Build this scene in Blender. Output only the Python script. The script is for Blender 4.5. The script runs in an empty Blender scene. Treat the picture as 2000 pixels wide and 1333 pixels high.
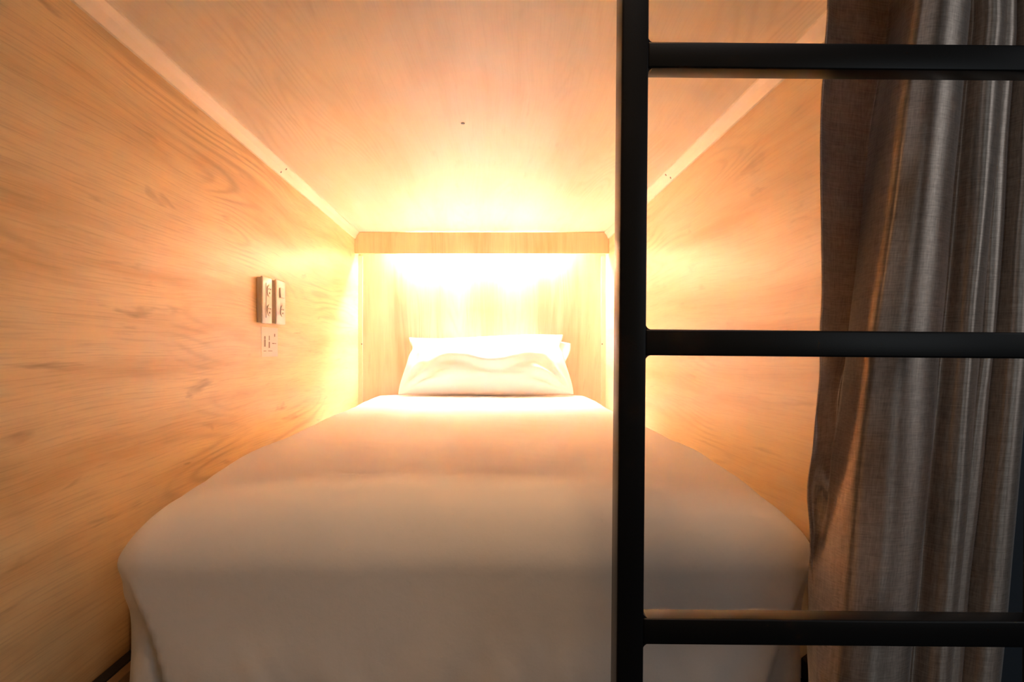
import bpy, bmesh, math, random
from mathutils import Vector, Matrix, noise

S = bpy.context.scene
COL = S.collection

# ------------------------------------------------------------------ camera, world, lights, exposure
EYE = 0.75                                   # eye height above the corridor floor
cd = bpy.data.cameras.new('camera'); cam = bpy.data.objects.new('camera', cd); COL.objects.link(cam)
cam.location = (0, 0, EYE); cam.rotation_euler = (math.pi/2, 0, 0)
cd.sensor_width = 36; cd.lens = 1283*36/2000
cd.shift_x = 49/2000; cd.shift_y = 16.5/2000
cd.clip_start = 0.02
S.camera = cam

w = bpy.data.worlds.new('world'); S.world = w; w.use_nodes = True
bg = w.node_tree.nodes['Background']
bg.inputs['Color'].default_value = (0.80, 0.84, 0.90, 1); bg.inputs['Strength'].default_value = 0.03

def area_light(name, loc, target, size, size_y, power, color):
    l = bpy.data.lights.new(name, 'AREA'); l.shape = 'RECTANGLE'; l.size = size; l.size_y = size_y
    l.energy = power; l.color = color
    o = bpy.data.objects.new(name, l); COL.objects.link(o); o.location = loc
    o.rotation_euler = (Vector(target)-Vector(loc)).to_track_quat('-Z', 'Y').to_euler()
    return o
# cool side light added out of view, for the curtain folds and left wall
area_light('side_fill', (1.60, 0.36, 1.15), (0.0, 0.85, 0.80), 0.4, 0.8, 1.3, (0.92, 0.96, 1.0))
# soft overhead fill added out of view for the bed front
area_light('overhead_fill', (0.45, -0.45, 2.28), (0.45, -0.40, 0.0), 0.8, 0.7, 2.8, (0.97, 0.95, 0.98))
# cool fill added behind the viewer for the curtain and ladder
area_light('cool_back_fill', (1.45, -1.25, 0.95), (0.2, 0.9, 0.60), 1.3, 0.9, 3.2, (0.80, 0.92, 1.0))
# unseen warm fill above the ladder, added to brighten the foot of the bed
foot_fill = area_light('bed_foot_fill', (0.05, 0.30, 2.20), (-0.01, 0.96, 0.50), 0.25, 0.12, 0.88, (1.0, 0.54, 0.24))
foot_fill.data.spread = math.radians(50)

LED_STRENGTH = 250.0
LED_COLOR = (1.0, 0.93, 1.05, 1)

vs = S.view_settings
S.display_settings.display_device = 'sRGB'
vs.view_transform = 'Standard'; vs.look = 'None'; vs.gamma = 1.0; vs.use_curve_mapping = False
vs.exposure = 0.0
S.cycles.max_bounces = 12; S.cycles.diffuse_bounces = 9; S.cycles.glossy_bounces = 6
S.cycles.sample_clamp_indirect = 0.0
S.cycles.use_denoising = True

# ------------------------------------------------------------------ helpers
def tag(o, label=None, cat=None, group=None, kind=None):
    if label: o['label'] = label
    if cat: o['category'] = cat
    if group: o['group'] = group
    if kind: o['kind'] = kind
    return o

def build(name, bm, mat, parent=None, smooth=False, smooth_angle=None):
    me = bpy.data.meshes.new(name)
    bmesh.ops.recalc_face_normals(bm, faces=bm.faces)
    bm.to_mesh(me); bm.free()
    o = bpy.data.objects.new(name, me); COL.objects.link(o)
    if mat: me.materials.append(mat)
    if smooth or smooth_angle:
        for p in me.polygons: p.use_smooth = True
    if smooth_angle:
        me.set_sharp_from_angle(angle=math.radians(smooth_angle))
    if parent:
        o.parent = parent
        o.matrix_parent_inverse = parent.matrix_basis.inverted()
    return o

def empty(name, loc, label, cat, group=None):
    o = bpy.data.objects.new(name, None); COL.objects.link(o); o.location = loc
    o.empty_display_size = 0.05
    return tag(o, label, cat, group)

def box(bm, x0, x1, y0, y1, z0, z1, bev=0.0, seg=2):
    m = Matrix.Translation(((x0+x1)/2, (y0+y1)/2, (z0+z1)/2)) @ Matrix.Diagonal((x1-x0, y1-y0, z1-z0, 1))
    r = bmesh.ops.create_cube(bm, size=1.0, matrix=m)
    if bev > 0:
        es = list({e for v in r['verts'] for e in v.link_edges})
        bmesh.ops.bevel(bm, geom=es, offset=bev, segments=seg, profile=0.5, affect='EDGES')
    return bm

def nbox(*a, **k): return box(bmesh.new(), *a, **k)

def cyl(bm, c, axis, r, h, seg=20, r2=None):
    q = Vector((0, 0, 1)).rotation_difference(Vector(axis)).to_matrix().to_4x4()
    bmesh.ops.create_cone(bm, cap_ends=True, segments=seg, radius1=r, radius2=r if r2 is None else r2, depth=h,
                          matrix=Matrix.Translation(c) @ q)
    return bm

def prism_y(bm, pts, y0, y1):
    """Extrude a polygon of (x, z) points along Y."""
    a = [bm.verts.new((x, y0, z)) for x, z in pts]; b = [bm.verts.new((x, y1, z)) for x, z in pts]
    n = len(pts)
    for i in range(n): bm.faces.new((a[i], a[(i+1) % n], b[(i+1) % n], b[i]))
    bm.faces.new(a); bm.faces.new(b[::-1])
    return bm

def sstep(a, b, x):
    t = max(0.0, min(1.0, (x-a)/(b-a))) if a != b else float(x > a)
    return t*t*(3-2*t)

def lerp(a, b, t): return a+(b-a)*t

# ------------------------------------------------------------------ materials
class NT:
    def __init__(self, name):
        self.m = bpy.data.materials.new(name); self.m.use_nodes = True
        self.t = self.m.node_tree; self.b = self.t.nodes['Principled BSDF']
    def n(self, typ, **kw):
        nd = self.t.nodes.new(typ)
        for k, v in kw.items():
            if hasattr(nd, k): setattr(nd, k, v)
            else: nd.inputs[k.replace('_', ' ')].default_value = v
        return nd
    def l(self, a, b): self.t.links.new(a, b)
    def math(self, op, a, b=None, c=None, clamp=False):
        nd = self.t.nodes.new('ShaderNodeMath'); nd.operation = op; nd.use_clamp = clamp
        for i, v in enumerate((a, b, c)):
            if v is None: continue
            if isinstance(v, (int, float)): nd.inputs[i].default_value = v
            else: self.l(v, nd.inputs[i])
        return nd.outputs[0]
    def combine(self, x, y, z):
        nd = self.t.nodes.new('ShaderNodeCombineXYZ')
        for i, v in enumerate((x, y, z)):
            if isinstance(v, (int, float)): nd.inputs[i].default_value = v
            else: self.l(v, nd.inputs[i])
        return nd.outputs[0]
    def noise(self, vec, scale=1.0, detail=2.0, rough=0.5, dist=0.0):
        nd = self.t.nodes.new('ShaderNodeTexNoise')
        nd.inputs['Scale'].default_value = scale; nd.inputs['Detail'].default_value = detail
        nd.inputs['Roughness'].default_value = rough; nd.inputs['Distortion'].default_value = dist
        self.l(vec, nd.inputs['Vector'])
        return nd.outputs['Fac']
    def ramp(self, fac, stops):
        nd = self.t.nodes.new('ShaderNodeValToRGB'); e = nd.color_ramp.elements
        while len(e) > 1: e.remove(e[-1])
        e[0].position = stops[0][0]; e[0].color = (*stops[0][1], 1)
        for p, c in stops[1:]:
            x = e.new(p); x.color = (*c, 1)
        self.l(fac, nd.inputs[0])
        return nd.outputs[0]
    def mixc(self, fac, a, b, mode='MIX'):
        nd = self.t.nodes.new('ShaderNodeMix'); nd.data_type = 'RGBA'; nd.blend_type = mode
        for s, v in ((nd.inputs[0], fac), (nd.inputs[6], a), (nd.inputs[7], b)):
            if isinstance(v, (int, float)): s.default_value = v
            elif isinstance(v, tuple): s.default_value = (*v, 1)
            else: self.l(v, s)
        return nd.outputs[2]
    def bump(self, h, strength=0.2, dist=0.001):
        nd = self.t.nodes.new('ShaderNodeBump'); nd.inputs['Strength'].default_value = strength
        nd.inputs['Distance'].default_value = dist
        self.l(h, nd.inputs['Height']); self.l(nd.outputs[0], self.b.inputs['Normal'])

def wood(name, axis, seed, light=(0.97, 0.755, 0.43), dark=(0.76, 0.485, 0.21), rough=0.36, contrast=1.0):
    """Oak-print laminate; axis = direction of the grain (0 x, 1 y, 2 z)."""
    k = NT(name)
    tc = k.n('ShaderNodeTexCoord'); sp = k.n('ShaderNodeSeparateXYZ'); k.l(tc.outputs['Object'], sp.inputs[0])
    u = sp.outputs[axis]; others = [sp.outputs[i] for i in range(3) if i != axis]
    v = k.math('ADD', others[0], others[1])
    # a slow warp across the grain so that the streaks wander
    wv = k.noise(k.combine(k.math('MULTIPLY', u, 0.9), k.math('MULTIPLY', v, 1.6), seed), 1.0, 2.0)
    v2 = k.math('ADD', v, k.math('MULTIPLY', k.math('SUBTRACT', wv, 0.5), 0.10))
    tone = k.noise(k.combine(k.math('MULTIPLY', u, 0.75), k.math('MULTIPLY', v2, 8.0), seed+3.1), 1.0, 3.0, 0.5)
    tone2 = k.noise(k.combine(k.math('MULTIPLY', u, 2.2), k.math('MULTIPLY', v2, 26.0), seed+7.7), 1.0, 4.0, 0.6)
    col = k.ramp(k.math('ADD', k.math('MULTIPLY', tone, 0.62), k.math('MULTIPLY', tone2, 0.38)),
                 [(0.36, dark), (0.48, tuple(lerp(a, b, 0.66) for a, b in zip(dark, light))), (0.60, light)])
    # cathedral rings: contour lines of a stretched field
    fld = k.noise(k.combine(k.math('MULTIPLY', u, 0.8), k.math('MULTIPLY', v2, 6.5), seed+11.0), 1.0, 1.0, 0.35, 0.1)
    ring = k.math('SINE', k.math('MULTIPLY', fld, 150.0))
    ring = k.math('POWER', k.math('MULTIPLY_ADD', ring, 0.5, 0.5), 2.2)
    mask = k.noise(k.combine(k.math('MULTIPLY', u, 1.7), k.math('MULTIPLY', v, 4.0), seed+21.0), 1.0, 2.0)
    mask = k.ramp(mask, [(0.50, (0, 0, 0)), (0.66, (1, 1, 1))])
    rm = k.math('MULTIPLY', k.math('MULTIPLY', ring, mask), 0.28*contrast)
    col = k.mixc(rm, col, tuple(c*0.62 for c in dark))
    # fine fibres
    fib = k.noise(k.combine(k.math('MULTIPLY', u, 7.0), k.math('MULTIPLY', v2, 330.0), seed+31.0), 1.0, 3.0, 0.6)
    fm = k.ramp(fib, [(0.48, (0, 0, 0)), (0.72, (1, 1, 1))])
    col = k.mixc(k.math('MULTIPLY', fm, 0.22*contrast), col, tuple(c*0.70 for c in dark))
    # darker short flecks and knots
    fl = k.noise(k.combine(k.math('MULTIPLY', u, 5.0), k.math('MULTIPLY', v2, 34.0), seed+41.0), 1.0, 3.0, 0.55, 0.4)
    flm = k.ramp(fl, [(0.63, (0, 0, 0)), (0.78, (1, 1, 1))])
    col = k.mixc(k.math('MULTIPLY', flm, 0.42*contrast), col, tuple(c*0.60 for c in dark))
    k.l(col, k.b.inputs['Base Color'])
    k.b.inputs['Roughness'].default_value = rough
    k.b.inputs['Specular IOR Level'].default_value = 0.45
    k.bump(fib, 0.12, 0.0004)
    return k.m

def plain(name, col, rough=0.5, metal=0.0, spec=0.5, bump=None):
    k = NT(name)
    tc = k.n('ShaderNodeTexCoord')
    f = k.noise(tc.outputs['Object'], 60.0, 3.0)
    c = k.mixc(k.math('MULTIPLY', f, 0.12), tuple(col), tuple(x*0.8 for x in col))
    k.l(c, k.b.inputs['Base Color'])
    k.b.inputs['Roughness'].default_value = rough; k.b.inputs['Metallic'].default_value = metal
    k.b.inputs['Specular IOR Level'].default_value = spec
    if bump:
        k.bump(k.noise(tc.outputs['Object'], bump[0], 2.0), bump[1], 0.0006)
    return k.m

def cotton(name, col, thread=900.0):
    k = NT(name)
    tc = k.n('ShaderNodeTexCoord')
    lo = k.noise(tc.outputs['Object'], 5.0, 3.0)
    c = k.mixc(k.math('MULTIPLY', lo, 0.10), tuple(col), tuple(x*0.88 for x in col))
    k.l(c, k.b.inputs['Base Color'])
    k.b.inputs['Roughness'].default_value = 0.85; k.b.inputs['Specular IOR Level'].default_value = 0.2
    k.b.inputs['Sheen Weight'].default_value = 0.15
    k.bump(k.noise(tc.outputs['Object'], 26.0, 5.0, 0.6), 0.14, 0.006)
    return k.m

def curtain_fabric():
    k = NT('curtain_fabric')
    uv = k.n('ShaderNodeUVMap'); sp = k.n('ShaderNodeSeparateXYZ'); k.l(uv.outputs[0], sp.inputs[0])
    u, v = sp.outputs[0], sp.outputs[1]            # metres along the cloth and down it
    du = k.noise(k.combine(k.math('MULTIPLY', u, 30.0), k.math('MULTIPLY', v, 30.0), 0.0), 1.0, 2.0)
    warp = k.noise(k.combine(k.math('MULTIPLY', u, 560.0), k.math('MULTIPLY', v, 55.0), 1.0), 1.0, 3.0, 0.6)
    weft = k.noise(k.combine(k.math('MULTIPLY', u, 55.0), k.math('MULTIPLY', v, 560.0), 5.0), 1.0, 3.0, 0.6)
    big = k.noise(k.combine(k.math('MULTIPLY', u, 110.0), k.math('MULTIPLY', v, 5.0), 9.0), 1.0, 2.0)
    big2 = k.noise(k.combine(k.math('MULTIPLY', u, 5.0), k.math('MULTIPLY', v, 110.0), 12.0), 1.0, 2.0)
    s = k.math('ADD', k.math('ADD', k.math('MULTIPLY', warp, 0.37), k.math('MULTIPLY', weft, 0.37)),
               k.math('ADD', k.math('MULTIPLY', big, 0.14), k.math('MULTIPLY', big2, 0.12)))
    col = k.ramp(s, [(0.34, (0.38, 0.29, 0.235)), (0.52, (0.66, 0.545, 0.46)), (0.68, (0.86, 0.76, 0.67))])
    k.l(col, k.b.inputs['Base Color'])
    k.b.inputs['Roughness'].default_value = 0.46; k.b.inputs['Specular IOR Level'].default_value = 1.0; 
    tg = k.n('ShaderNodeTangent'); tg.direction_type = 'UV_MAP'; k.l(tg.outputs[0], k.b.inputs['Tangent'])
    k.b.inputs['Anisotropic'].default_value = 0.9; k.b.inputs['Anisotropic Rotation'].default_value = 0.25
    k.b.inputs['Metallic'].default_value = 0.68; k.b.inputs['Sheen Weight'].default_value = 0.9; k.b.inputs['Sheen Roughness'].default_value = 0.35
    k.bump(s, 0.08, 0.0006)
    # a little light seeps through the cloth
    tr = k.n('ShaderNodeBsdfTranslucent'); k.l(col, tr.inputs['Color'])
    mx = k.n('ShaderNodeMixShader'); mx.inputs[0].default_value = 0.22
    k.l(k.b.outputs[0], mx.inputs[1]); k.l(tr.outputs[0], mx.inputs[2])
    k.l(mx.outputs[0], k.t.nodes['Material Output'].inputs['Surface'])
    return k.m

def emitter(name, col, strength):
    k = NT(name)
    k.b.inputs['Base Color'].default_value = (0.9, 0.88, 0.82, 1)
    k.b.inputs['Emission Color'].default_value = col; k.b.inputs['Emission Strength'].default_value = strength
    return k.m

M = dict(
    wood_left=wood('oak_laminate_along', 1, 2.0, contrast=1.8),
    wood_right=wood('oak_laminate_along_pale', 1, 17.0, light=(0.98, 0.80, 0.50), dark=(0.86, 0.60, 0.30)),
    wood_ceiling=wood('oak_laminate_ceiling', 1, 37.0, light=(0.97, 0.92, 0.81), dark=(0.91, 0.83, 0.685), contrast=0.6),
    wood_back=wood('oak_laminate_upright', 2, 53.0, light=(0.83, 0.64, 0.47), dark=(0.61, 0.40, 0.25)),
    wood_header=wood('oak_laminate_header', 2, 71.0, light=(0.90, 0.69, 0.42), dark=(0.68, 0.43, 0.20)),
    wood_corridor=wood('oak_laminate_corridor', 2, 61.0),
    trim=wood('pale_oak_moulding', 1, 83.0, light=(0.95, 0.87, 0.72), dark=(0.92, 0.82, 0.66), rough=0.3, contrast=0.3),
    strip=wood('pale_oak_strip', 2, 91.0, light=(0.90, 0.77, 0.58), dark=(0.86, 0.71, 0.51), rough=0.32, contrast=0.3),
    platform=wood('plywood', 1, 97.0, light=(0.50, 0.31, 0.15), dark=(0.36, 0.21, 0.09)),
    black=plain('black_powder_coat', (0.010, 0.010, 0.011), 0.34, 0.0, 0.30, (900, 0.08)),
    rail=plain('black_steel', (0.014, 0.014, 0.016), 0.5),
    plastic=plain('white_plastic', (0.82, 0.78, 0.72), 0.3),
    plastic_grey=plain('cream_plastic', (0.70, 0.62, 0.54), 0.35),
    ink=plain('grey_ink', (0.30, 0.24, 0.20), 0.6),
    hole=plain('dark_socket_hole', (0.05, 0.035, 0.03), 0.7),
    paper=plain('white_paper', (0.84, 0.80, 0.76), 0.6),
    screw=plain('steel_screw', (0.22, 0.19, 0.16), 0.35, 0.9),
    cotton=cotton('white_cotton', (0.90, 0.89, 0.88)),
    pillow=cotton('white_pillow_cotton', (0.84, 0.83, 0.82)),
    curtain=curtain_fabric(),
    dark_space=plain('unlit_space_blue', (0.030, 0.042, 0.060), 0.6),  # darkness of the unlit space put into the colour
    floor=plain('dark_vinyl', (0.05, 0.05, 0.055), 0.5),
    led=emitter('warm_led', LED_COLOR, LED_STRENGTH),
)

def H(dz): return EYE+dz                     # height given relative to the eye

# ------------------------------------------------------------------ the setting
XL, XR = -0.572, 0.528                        # inner faces of the side walls
YB = 2.925                                    # face of the panel at the head end
ZC = H(0.509)                                 # underside of the bunk above
YH = 2.84                                     # front of the light pelmet

def struct(name, bm, mat, label=None, **k):
    o = build(name, bm, mat, **k); o['kind'] = 'structure'
    if label: o['label'] = label
    return o

struct('floor', nbox(-2.5, 3.0, -2.5, 3.2, -0.04, 0), M['floor'])
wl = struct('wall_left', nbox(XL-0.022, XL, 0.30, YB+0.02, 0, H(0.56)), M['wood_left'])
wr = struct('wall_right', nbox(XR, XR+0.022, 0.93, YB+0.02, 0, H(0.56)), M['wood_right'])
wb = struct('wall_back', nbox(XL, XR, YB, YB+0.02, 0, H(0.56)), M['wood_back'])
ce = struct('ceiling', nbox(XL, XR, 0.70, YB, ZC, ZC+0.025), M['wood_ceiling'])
struct('wall_corridor', nbox(-2.5, 3.0, -1.40, -1.36, 0, 2.3), M['wood_corridor'])
wf = struct('wall_backdrop', nbox(XR+0.022, 2.4, 0.95, 0.98, 0, 2.3), M['dark_space'])  # dark backdrop standing in for unlit space beyond the curtain

def screw_at(c, axis, r, parent, name='screw'):
    b = bmesh.new(); cyl(b, c, axis, r, 0.002, 14)
    return build(name, b, M['screw'], parent)

screw_at((-0.054, 1.477, ZC-0.0005), (0, 0, 1), 0.0042, ce)

# moulding between side walls and ceiling
prof = [(0, -0.030), (0.0045, -0.0295), (0.0115, -0.0145), (0.0195, -0.004), (0.0195, 0), (0, 0)]
tl = struct('trim_1', prism_y(bmesh.new(), [(XL+x, ZC+z) for x, z in prof], 0.74, YH), M['trim'])
tr_ = struct('trim_2', prism_y(bmesh.new(), [(XR-x, ZC+z) for x, z in prof], 0.93, YH), M['trim'])
for o, xw, s, yy in ((tl, XL, 1, 1.80), (tr_, XR, -1, 1.86)):
    screw_at((xw+s*0.0078, yy, ZC-0.0225), (s*0.9, 0, -0.43), 0.0030, o)
    screw_at((xw+s*0.0158, yy+0.02, ZC-0.0090), (s*0.8, 0, -0.6), 0.0030, o)

# narrow cover strips up the corners beside the head panel
for nm, x0, x1, xs in (('trim_3', XL, XL+0.020, XL+0.016), ('trim_4', XR-0.020, XR, XR-0.016)):
    b = bmesh.new()
    box(b, x0, x1, YB-0.006, YB, H(-0.44), H(0.415), 0.0012)
    o = struct(nm, b, M['strip'])
    screw_at((xs, YB-0.0066, H(0.024)), (0, 1, 0), 0.0032, o)

# ------------------------------------------------------------------ pelmet and hidden LED lamp
pel = empty('light_pelmet', (0, YH, H(0.416)), 'oak board pelmet across the head end hiding the lamp under the ceiling', 'pelmet')
b = bmesh.new(); box(b, XL+0.0005, XR-0.0005, YH, YH+0.016, H(0.4155), ZC-0.0015, 0.0012)
build('front_board', b, M['wood_header'], pel)

lamp = empty('led_lamp', (-0.018, YB-0.02, H(0.470)), 'glowing warm strip lamp tucked behind the oak pelmet board above the pillow', 'lamp')
LX0, LX1 = -0.355, 0.320
b = nbox(LX0-0.01, LX1+0.01, YB-0.0075, YB-0.0005, H(0.455), H(0.471), 0.002)
build('lamp_housing', b, M['plastic'], lamp)
b = bmesh.new(); cyl(b, ((LX0+LX1)/2, YB-0.017, H(0.463)), (1, 0, 0), 0.0090, LX1-LX0, 20)
build('diffuser', b, M['led'], lamp, smooth_angle=40)
for xx in (LX0-0.006, LX1+0.006):
    b = nbox(xx-0.006, xx+0.006, YB-0.028, YB-0.0070, H(0.453), H(0.473), 0.002)
    build('end_cap', b, M['plastic'], lamp)

# ------------------------------------------------------------------ bed platform and cover
BX0, BX1 = -0.499, 0.448
plat = empty('bed_platform', (-0.02, 1.95, 0), 'low bed base with black steel rail and oak board beneath the white bedding', 'bed base')
build('platform_board', nbox(BX0+0.05, BX1-0.05, 0.95, 2.89, H(-0.510), H(-0.442)), M['platform'], plat)
build('side_rail', nbox(XL+0.002, XL+0.022, 0.70, 2.90, H(-0.510), H(-0.479), 0.002), M['rail'], plat)
build('side_rail', nbox(XR-0.040, XR-0.002, 0.935, 2.90, H(-0.510), H(-0.479), 0.002), M['rail'], plat)
build('ledge_board', nbox(XL+0.0225, XL+0.039, 0.70, 2.90, H(-0.500), H(-0.480), 0.001), M['platform'], plat)
for py in (1.0, 1.9, 2.86):
    build('cross_rail', nbox(XL+0.002, XR-0.002, py, py+0.03, H(-0.545), H(-0.5105), 0.002), M['rail'], plat)
for px in (BX0+0.09, BX1-0.09):
    for py in (1.015, 2.80):
        build('leg', nbox(px-0.02, px+0.02, py-0.02, py+0.02, 0, H(-0.5455), 0.002), M['rail'], plat)

def rounded_shell(x0, x1, y0, y1, z0, z1, r, nx, ny, nz, faces, shape=None):
    """Grid shell of a rounded box over the named faces, moved by shape(p)."""
    bm = bmesh.new(); cache = {}
    def vert(p):
        q = Vector((min(max(p[0], x0+r), x1-r), min(max(p[1], y0+r), y1-r), min(max(p[2], z0+r), z1-r)))
        d = Vector(p)-q
        o = q+d.normalized()*r if d.length > 1e-9 else Vector(p)
        key = (round(p[0], 5), round(p[1], 5), round(p[2], 5))
        if key not in cache: cache[key] = bm.verts.new(shape(o) if shape else o)
        return cache[key]
    def ticks(a, b, n):                       # finer steps inside the rounded margins
        m = max(6, n//8); out = []
        for i in range(m): out.append(a+r*(math.tan(math.pi/4*i/m)))
        k = max(1, n)
        for i in range(k+1): out.append(a+r+(b-a-2*r)*i/k)
        for i in range(m-1, -1, -1): out.append(b-r*(math.tan(math.pi/4*i/m)))
        return out
    X, Y, Z = ticks(x0, x1, nx), ticks(y0, y1, ny), ticks(z0, z1, nz)
    def grid(A, B, f):
        for i in range(len(A)-1):
            for j in range(len(B)-1):
                vs_ = [vert(f(A[i], B[j])), vert(f(A[i+1], B[j])), vert(f(A[i+1], B[j+1])), vert(f(A[i], B[j+1]))]
                if len(set(vs_)) == 4:
                    try: bm.faces.new(vs_)
                    except ValueError: pass
    if 't' in faces: grid(X, Y, lambda a, b: (a, b, z1))
    if 'b' in faces: grid(X, Y, lambda a, b: (a, b, z0))
    if 'f' in faces: grid(X, Z, lambda a, b: (a, y0, b))
    if 'k' in faces: grid(X, Z, lambda a, b: (a, y1, b))
    if 'l' in faces: grid(Y, Z, lambda a, b: (x0, a, b))
    if 'r' in faces: grid(Y, Z, lambda a, b: (x1, a, b))
    return bm

BXC = (BX0+BX1)/2; BHW = (BX1-BX0)/2
BY0, BZT = 0.872, H(-0.199)
def nz(p, s, o=0.0): return noise.noise(Vector((p[0]*s+o, p[1]*s+o*1.7, p[2]*s-o)))
def bed_shape(o):
    x, y, z = o
    t = (x-BXC)/BHW
    rel = z-BZT
    top = sstep(-0.20, -0.02, rel)
    front = 1-sstep(BY0+0.02, BY0+0.20, y)
    # crowned top: the sides sink towards the walls
    z2 = z-0.004*abs(t)**3.2*top
    z2 -= 0.056*max(0.0, 1-(y-BY0)/0.105)**2*sstep(-0.55, -0.03, rel)*(1-0.75*abs(t)**5)
    z2 += 0.006*sstep(0.9, 1.9, y-BY0)*top*(1-abs(t)**2)
    z2 += (0.020*(1-sstep(0.15, 0.85, y-BY0))-0.014)*top*(1-abs(t)**2.5)*(1-sstep(1.2, 1.7, y-BY0))
    z2 -= 0.032*abs(t)**4*(1-sstep(0.02, 0.50, y-BY0))*top
    # foot end sags a little towards its left corner
    z2 -= 0.006*sstep(0.45, 1.0, -t)*(1-sstep(BY0+0.05, BY0+0.55, y))*top
    # long gentle undulations of the filling
    z2 += (0.006*nz((x, y, 0), 3.2, 4.0)+0.0028*nz((x, y*0.6, 0), 9.0, 9.0)+0.0012*nz((x*0.8+y*0.3, y, 0), 22.0, 3.0))*top
    # the cover is tucked in at the foot: narrower below the corner
    pull = (1-sstep(BY0, BY0+0.34, y))
    x2 = x
    if t < 0: x2 = x-pull*(0.006*sstep(0.5, 1, -t))*(1-sstep(-0.12, -0.03, rel))
    else: x2 = x-pull*(0.008*sstep(0.5, 1, t))*(1-sstep(-0.12, -0.03, rel))
    low = sstep(-0.06, -0.14, rel) if rel > -0.2 else 1.0
    low = 1-sstep(-0.15, -0.09, rel)
    if t < 0: x2 += 0.006*low*pull*sstep(0.6, 1, -t)
    # unseen side bulge behind the foot, shaped to block light in the wall gap
    puff = 0.068*sstep(0.965, 1.05, y)*(1-sstep(-0.105, -0.045, rel))
    if abs(t) > 0.9: x2 += math.copysign(puff, t)
    # front face: soft hanging folds, stronger low down
    fz = (1-top)*front
    y2 = y
    hang = sstep(0.02, 0.40, -rel)
    y2 -= 0.012*fz*sstep(0.0, 0.45, -rel)
    y2 += fz*hang*(0.007*math.sin(x*21+1.2*math.sin(rel*7)+0.7)*(0.35+0.65*sstep(0.45, 0.9, (x-BX0)/(2*BHW)))
                   + 0.009*nz((x+rel*0.25, 0, rel*0.30), 8.0, 2.0)+0.0095*nz((x-rel*0.2, 0, rel*0.35), 17.0, 6.0)+0.0040*nz((x+rel*0.3, 0, rel*0.3), 44.0, 1.0))
    # folded hospital corner: a flap set back behind a slanting edge
    for s, xe in ((-1, BX0+0.014), (1, BX1-0.016)):
        xc = xe-s*(-1)*0 + (-s)*(0.012+0.30*max(0.0, -rel-0.060))
        dist = (x2-xc)*s                      # >0 on the outer side of the slanted edge
        f = sstep(0.0, 0.010, dist)*fz*sstep(0.045, 0.09, -rel)
        y2 += f*0.020
        ph = (dist*1.0+rel*0.55)*95
        y2 += f*0.0035*math.sin(ph)*sstep(0.004, 0.02, dist)
    # a small ear of cloth stands out at the corner
    ear = math.exp(-((rel+0.048)/0.020)**2)*front*sstep(0.93, 1.0, abs(t))
    x2 += (-0.009 if t < 0 else 0.004)*ear
    # keep clear of the walls
    return Vector((x2, y2, z2))
bm = rounded_shell(BX0, BX1, BY0, 2.905, H(-0.70), BZT, 0.042, 120, 150, 60, 'tflr', bed_shape)
bed = build('bed_cover', bm, M['cotton'], smooth=True)
sol = bed.modifiers.new('thickness', 'SOLIDIFY'); sol.thickness = 0.006; sol.offset = -1
tag(bed, 'smooth white cotton bed cover draped over the foot of the bunk', 'bedding')

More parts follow.
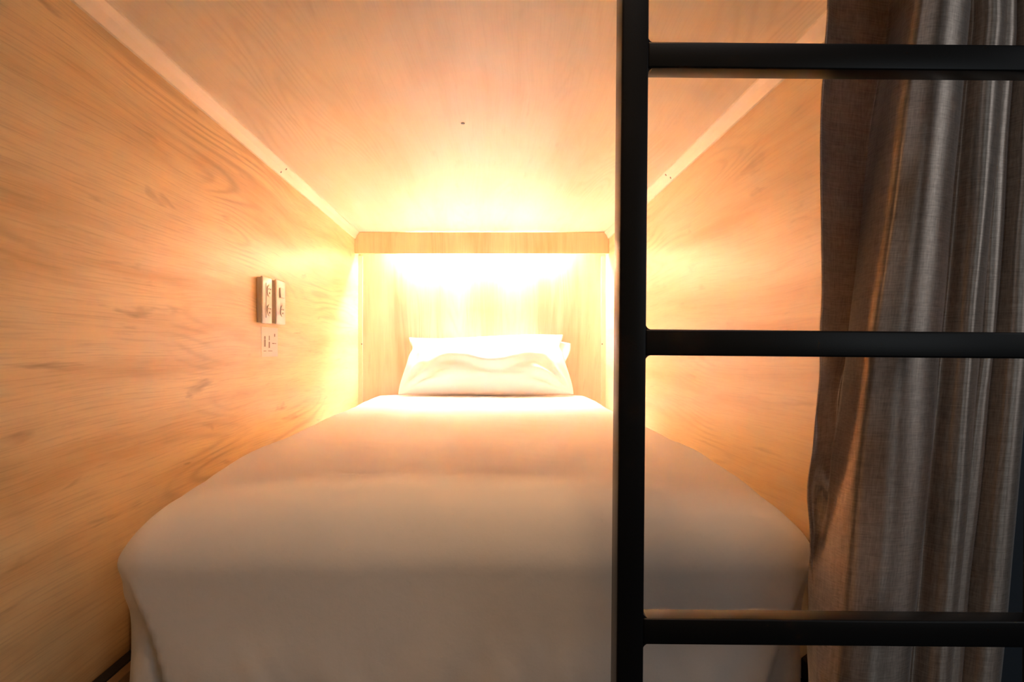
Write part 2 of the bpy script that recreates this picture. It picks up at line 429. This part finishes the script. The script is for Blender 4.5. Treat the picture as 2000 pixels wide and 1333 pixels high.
# ------------------------------------------------------------------ pillow
def make_pillow():
    root = empty('pillow', (-0.005, 2.76, H(-0.193)), 'plump white pillow leaning against the oak head panel', 'pillow')
    nu, nv = 84, 54
    bm = bmesh.new()
    base_y, base_z = 2.745, H(-0.190)
    tilt = math.radians(57)
    hgt = 0.300
    def pt(u, v, side):
        # u,v in [-1,1]; v=-1 lower edge on the bed, v=1 upper edge at the panel
        k = (v+1)/2
        hw = lerp(0.366, 0.331, sstep(0.0, 0.75, k))
        hw += 0.010*(k**6)                                     # upper corners stick out
        hw -= 0.014*math.exp(-((k-0.80)/0.09)**2)              # pinched under the corner
        x = u*hw
        edge = 0.010*math.sin(u*2.2+0.4)*k
        h = hgt*k+edge-0.014*k*(1-u*u)
        prof = (max(0.0, 1-abs(u)**2.6)**0.62)*(max(0.0, 1-abs(v)**2.2)**0.60)
        th = 0.080*prof*(1.12-0.22*v)
        # wrinkles: radiating from the corners, a long slack fold in the middle
        wr_ = 0.0
        if side > 0:
            for cu, cv in ((-1, -1), (-1, 1), (1, -1), (1, 1)):
                a = math.atan2((v-cv)*0.42, (u-cu)); d = math.hypot((u-cu), (v-cv)*0.6)
                wr_ += 0.0095*math.sin(a*15+2.0*cu+cv)*math.exp(-((d-0.36)/0.26)**2)
            fold = v-(-0.06-0.15*math.cos(u*6.0-0.5)-0.10*u*u)
            wr_ += 0.012*math.exp(-(fold/0.13)**2)*(1-abs(u)**3) - 0.010*math.exp(-((fold+0.24)/0.15)**2)*(1-abs(u)**3)
            wr_ += 0.0045*noise.noise(Vector((u*3.4, v*5.0, 3.0)))+0.0022*noise.noise(Vector((u*9, v*8, 8.0)))
            wr_ *= min(1.0, prof*1.8)
        off = (th+wr_)*side
        sag = 0.028*math.sin(math.pi*k)                         # slumps forward in the middle
        # local frame: e along the slope, n towards the room
        e = Vector((0, math.cos(tilt), math.sin(tilt))); n = Vector((0, -math.sin(tilt), math.cos(tilt)))
        p = Vector((-0.004+x, base_y, base_z))+e*h+n*off+Vector((0, -sag, 0))
        # lower part rests flat on the bed
        floor_z = base_z+0.002*abs(u)
        if p.z < floor_z: p.z = floor_z-0.0
        p.y = min(p.y, YB-0.012)
        return p
    F = [[None]*(nv+1) for _ in range(nu+1)]; Bk = [[None]*(nv+1) for _ in range(nu+1)]
    for i in range(nu+1):
        for j in range(nv+1):
            u = math.sin((i/nu*2-1)*math.pi/2)*0.35+(i/nu*2-1)*0.65; v = math.sin((j/nv*2-1)*math.pi/2)*0.35+(j/nv*2-1)*0.65
            F[i][j] = bm.verts.new(pt(u, v, 1))
            if i in (0, nu) or j in (0, nv): Bk[i][j] = F[i][j]
            else: Bk[i][j] = bm.verts.new(pt(u, v, -0.75))
    for i in range(nu):
        for j in range(nv):
            bm.faces.new((F[i][j], F[i+1][j], F[i+1][j+1], F[i][j+1]))
            q = (Bk[i][j], Bk[i][j+1], Bk[i+1][j+1], Bk[i+1][j])
            try: bm.faces.new(q)
            except ValueError: pass
    o = build('pillow_body', bm, M['pillow'], root, smooth=True)
    # open flap of the pillowcase hanging at the right end
    bm = bmesh.new(); n1, n2 = 14, 22; G = []
    for i in range(n1+1):
        row = []
        for j in range(n2+1):
            a, c = i/n1, j/n2
            x = lerp(0.270, 0.366-0.040*sstep(0.10, 0.8, c), a)
            z = lerp(H(0.046)-0.020*a, H(-0.125), c)
            y = lerp(2.872, 2.842, c)+0.010*math.sin(a*3.0+c*2)-0.004*math.cos(c*9+a*2)
            row.append(bm.verts.new((x, y, z)))
        G.append(row)
    for i in range(n1):
        for j in range(n2): bm.faces.new((G[i][j], G[i+1][j], G[i+1][j+1], G[i][j+1]))
    f = build('pillowcase_flap', bm, M['pillow'], root, smooth=True)
    s = f.modifiers.new('thickness', 'SOLIDIFY'); s.thickness = 0.004
    return root
make_pillow()

# ------------------------------------------------------------------ things on the left wall
def plate(name, y0, y1, z0, z1, label, cat):
    root = empty(name, (XL, (y0+y1)/2, (z0+z1)/2), label, cat, 'electrical plates on the left wall')
    build('backing_box', nbox(XL, XL+0.010, y0+0.003, y1-0.003, z0+0.003, z1-0.003, 0.001), M['plastic'], root)
    b = bmesh.new(); box(b, XL+0.0095, XL+0.0165, y0, y1, z0, z1, 0.0035, 3)
    # gently bowed face
    for v in b.verts:
        t = (v.co.z-(z0+z1)/2)/((z1-z0)/2)
        if v.co.x > XL+0.012: v.co.x -= 0.0015*t*t
    build('face_plate', b, M['plastic'], root, smooth_angle=35)
    return root
FX = XL+0.0165
def holes(parent, yc, zc, kind):
    b = bmesh.new(); cyl(b, (FX, yc, zc), (1, 0, 0), 0.0150, 0.0012, 28)
    s = build('socket', b, M['plastic'], parent, smooth_angle=40)
    for dy, dz, r in ((-0.0062, 0.004, 0.0020), (0.0062, 0.004, 0.0020), (0, -0.006, 0.0026)):
        b = bmesh.new(); cyl(b, (FX+0.0006, yc+dy, zc+dz), (1, 0, 0), r, 0.0008, 12)
        build('socket_hole', b, M['hole'], s)
    return s
p1 = plate('outlet_plate', 1.630, 1.704, H(0.065), H(0.184), 'white double outlet plate, the nearer of the two plates on the left wall', 'outlet')
holes(p1, 1.678, H(0.150), 0); holes(p1, 1.678, H(0.100), 0)
build('seam', nbox(FX-0.0004, FX+0.0002, 1.6515, 1.6530, H(0.080), H(0.168)), M['hole'], p1)
p2 = plate('switch_plate', 1.738, 1.818, H(0.067), H(0.187), 'white plate with rocker switch above one outlet, the farther plate on left wall', 'switch')
rk = bmesh.new(); box(rk, FX-0.001, FX+0.0035, 1.762, 1.795, H(0.139), H(0.166), 0.0012)
for v in rk.verts:
    if v.co.x > FX+0.001: v.co.x -= 0.0022*(v.co.z-H(0.139))/0.027
build('rocker', rk, M['plastic_grey'], p2)
holes(p2, 1.785, H(0.104), 1)

st = empty('wall_sticker', (XL, 1.729, H(0.020)), 'small white paper sticker with grey pictograms below the outlet plates', 'sticker')
build('paper', nbox(XL, XL+0.0008, 1.664, 1.794, H(-0.019), H(0.058)), M['paper'], st)
def mark(y0, y1, z0, z1, name='pictogram'):
    build(name, nbox(XL+0.0006, XL+0.0011, y0, y1, z0, z1), M['ink'], st)
def icon(polys):
    b = bmesh.new()
    for kind, yc, zc, r, h in polys:
        if kind == 'c': cyl(b, (XL+0.0009, yc, zc), (1, 0, 0), r, 0.0006, 16)
        else: box(b, XL+0.0006, XL+0.0012, yc-r, yc+r, zc-h, zc+h)
    build('pictogram', b, M['ink'], st)
icon([('c', 1.690, H(0.030), 0.005, 0), ('b', 1.690, H(0.016), 0.0055, 0.009)])
icon([('b', 1.724, H(0.030), 0.0022, 0.006), ('b', 1.724, H(0.012), 0.004, 0.008)])
icon([('b', 1.768, H(0.038), 0.003, 0.004), ('b', 1.757, H(0.016), 0.010, 0.0012), ('b', 1.775, H(0.016), 0.003, 0.0012)])
for zz, a, c in ((-0.004, 1.680, 1.700), (-0.004, 1.716, 1.748)):
    mark(a, c, H(zz)-0.0008, H(zz)+0.0008, 'text_line')

# ------------------------------------------------------------------ curtain
def catmull(P, t):
    n = len(P)-1; f = t*n; i = min(int(f), n-1); s = f-i
    p0, p1, p2, p3 = P[max(i-1, 0)], P[i], P[i+1], P[min(i+2, n)]
    return tuple(0.5*((2*b)+(-a+c)*s+(2*a-5*b+4*c-d)*s*s+(-a+3*b-3*c+d)*s**3) for a, b, c, d in zip(p0, p1, p2, p3))

# plan of the cloth at three heights, left hem to right hem: (bearing x/y, distance y)
def plan(rows): return [((X-951)/1283*y, y) for X, y in rows]
PLAN_TOP = plan([(1613, .812), (1630, .824), (1680, .834), (1716, .842), (1728, .836), (1744, .812), (1763, .786), (1784, .769), (1806, .763),
                 (1836, .760), (1862, .766), (1882, .778), (1886, .792), (1878, .812), (1874, .832), (1892, .840), (1916, .826), (1938, .822), (1952, .830),
                 (1956, .842), (1950, .850), (1962, .848), (1973, .850), (1977, .858), (1972, .865), (1986, .858), (2006, .848), (2028, .846), (2046, .853), (2050, .868), (2042, .875)])
PLAN_MID = plan([(1597, .812), (1612, .825), (1632, .836), (1648, .842), (1650, .836), (1663, .812), (1680, .786), (1698, .769), (1722, .763),
                 (1766, .760), (1806, .766), (1830, .778), (1834, .792), (1826, .812), (1822, .832), (1842, .840), (1872, .826), (1896, .822), (1910, .830),
                 (1914, .842), (1908, .850), (1922, .848), (1936, .850), (1940, .858), (1935, .865), (1950, .858), (1972, .848), (1994, .846), (2010, .853), (2014, .868), (2006, .875)])
PLAN_LOW = plan([(1580, .838), (1585, .830), (1592, .821), (1600, .811), (1609, .801), (1620, .791), (1634, .781), (1652, .771), (1678, .764),
                 (1716, .760), (1756, .766), (1782, .778), (1787, .792), (1779, .812), (1776, .832), (1796, .840), (1826, .826), (1852, .822), (1866, .830),
                 (1870, .842), (1864, .850), (1876, .848), (1888, .850), (1892, .858), (1887, .865), (1902, .858), (1926, .848), (1950, .846), (1966, .853), (1970, .868), (1962, .875)])
def curtain_pt(s, z):
    rel = z-EYE
    a = catmull(PLAN_TOP, s); m = catmull(PLAN_MID, s); l = catmull(PLAN_LOW, s)
    if rel >= 0: t = min(1.15, rel/0.36); x, y = lerp(m[0], a[0], t), lerp(m[1], a[1], t)
    else: t = min(1.6, -rel/0.32); x, y = lerp(m[0], l[0], t), lerp(m[1], l[1], t)
    left = 1-sstep(0.06, 0.24, s)
    # slack creases near the loose hem
    low = sstep(0.10, -0.06, rel) if rel > 0.1 else 1-sstep(-0.06, 0.10, rel)
    y += left*low*(0.004*math.sin((rel*30)+s*42)+0.002*math.sin(rel*61-s*20))
    x += left*0.004*math.sin(rel*13+1)
    y += 0.003*noise.noise(Vector((s*9, rel*5, 1.0)))
    x += 0.002*noise.noise(Vector((s*7, rel*7, 5.0)))
    return Vector((x, y, z))
def make_curtain():
    nu, nz_ = 330, 150
    z0, z1 = 0.10, ZC-0.002
    bm = bmesh.new(); uvl = bm.loops.layers.uv.new('UVMap')
    G = []; U = []
    acc = 0.0; prev = None
    for i in range(nu+1):
        p = Vector(catmull(PLAN_MID, i/nu))
        if prev is not None: acc += (p-prev).length
        prev = p; U.append(acc)
    for i in range(nu+1):
        G.append([bm.verts.new(curtain_pt(i/nu, lerp(z0, z1, j/nz_))) for j in range(nz_+1)])
    for i in range(nu):
        for j in range(nz_):
            f = bm.faces.new((G[i][j], G[i+1][j], G[i+1][j+1], G[i][j+1]))
            for lp, (a, c) in zip(f.loops, ((i, j), (i+1, j), (i+1, j+1), (i, j+1))):
                lp[uvl].uv = (U[a], lerp(z0, z1, c/nz_))
    o = build('curtain', bm, M['curtain'], smooth=True)
    s = o.modifiers.new('thickness', 'SOLIDIFY'); s.thickness = 0.0022; s.offset = 0
    return tag(o, 'grey brown woven curtain drawn aside in folds behind the black ladder', 'curtain')
make_curtain()

# ------------------------------------------------------------------ ladder
def make_ladder():
    root = empty('bunk_ladder', (0.34, 0.665, 0), 'black square tube steel ladder standing in front of the curtain', 'ladder')
    YF = 0.650                                   # front face
    xl0, xl1 = 0.1245, 0.1512                    # left upright
    xr0, xr1 = 0.5500, 0.5767                    # right upright
    for a, c in ((xl0, xl1), (xr0, xr1)):
        b = bmesh.new(); box(b, a, c, YF, YF+0.031, 0.004, 1.95, 0.0022, 3)
        u = build('upright', b, M['black'], root, smooth_angle=40)
        build('foot_cap', nbox(a-0.001, c+0.001, YF-0.001, YF+0.032, 0.0, 0.012, 0.001), M['rail'], u)
    zc = [H(0.2910), H(0.0055), H(-0.2815), H(-0.5650), H(0.5765), H(0.8620), H(1.1)]
    for z in zc:
        b = bmesh.new(); box(b, xl1-0.0005, xr0+0.0005, YF+0.001, YF+0.0265, z-0.0130, z+0.0130, 0.0020, 3)
        # weld fillets at both ends
        for xs, sg in ((xl1, 1), (xr0, -1)):
            for zs in (1, -1):
                r = 0.0065; pts = [(0, 0), (r, 0)]
                for q in range(1, 6):
                    a_ = math.pi/2*q/6
                    pts.append((r-r*math.sin(a_), r-r*math.cos(a_)))
                pts.append((0, r))
                vs0 = [b.verts.new((xs+sg*(px-0.0003), YF+0.003, z+zs*(0.0127+pz))) for px, pz in pts]
                vs1 = [b.verts.new((xs+sg*(px-0.0003), YF+0.0245, z+zs*(0.0127+pz))) for px, pz in pts]
                b.faces.new(vs0); b.faces.new(vs1[::-1])
                for q in range(len(pts)):
                    b.faces.new((vs0[q], vs0[(q+1) % len(pts)], vs1[(q+1) % len(pts)], vs1[q]))
        build('rung', b, M['black'], root, smooth_angle=40)
    root.rotation_euler = (0, math.radians(0.5), 0)
    return root
make_ladder()
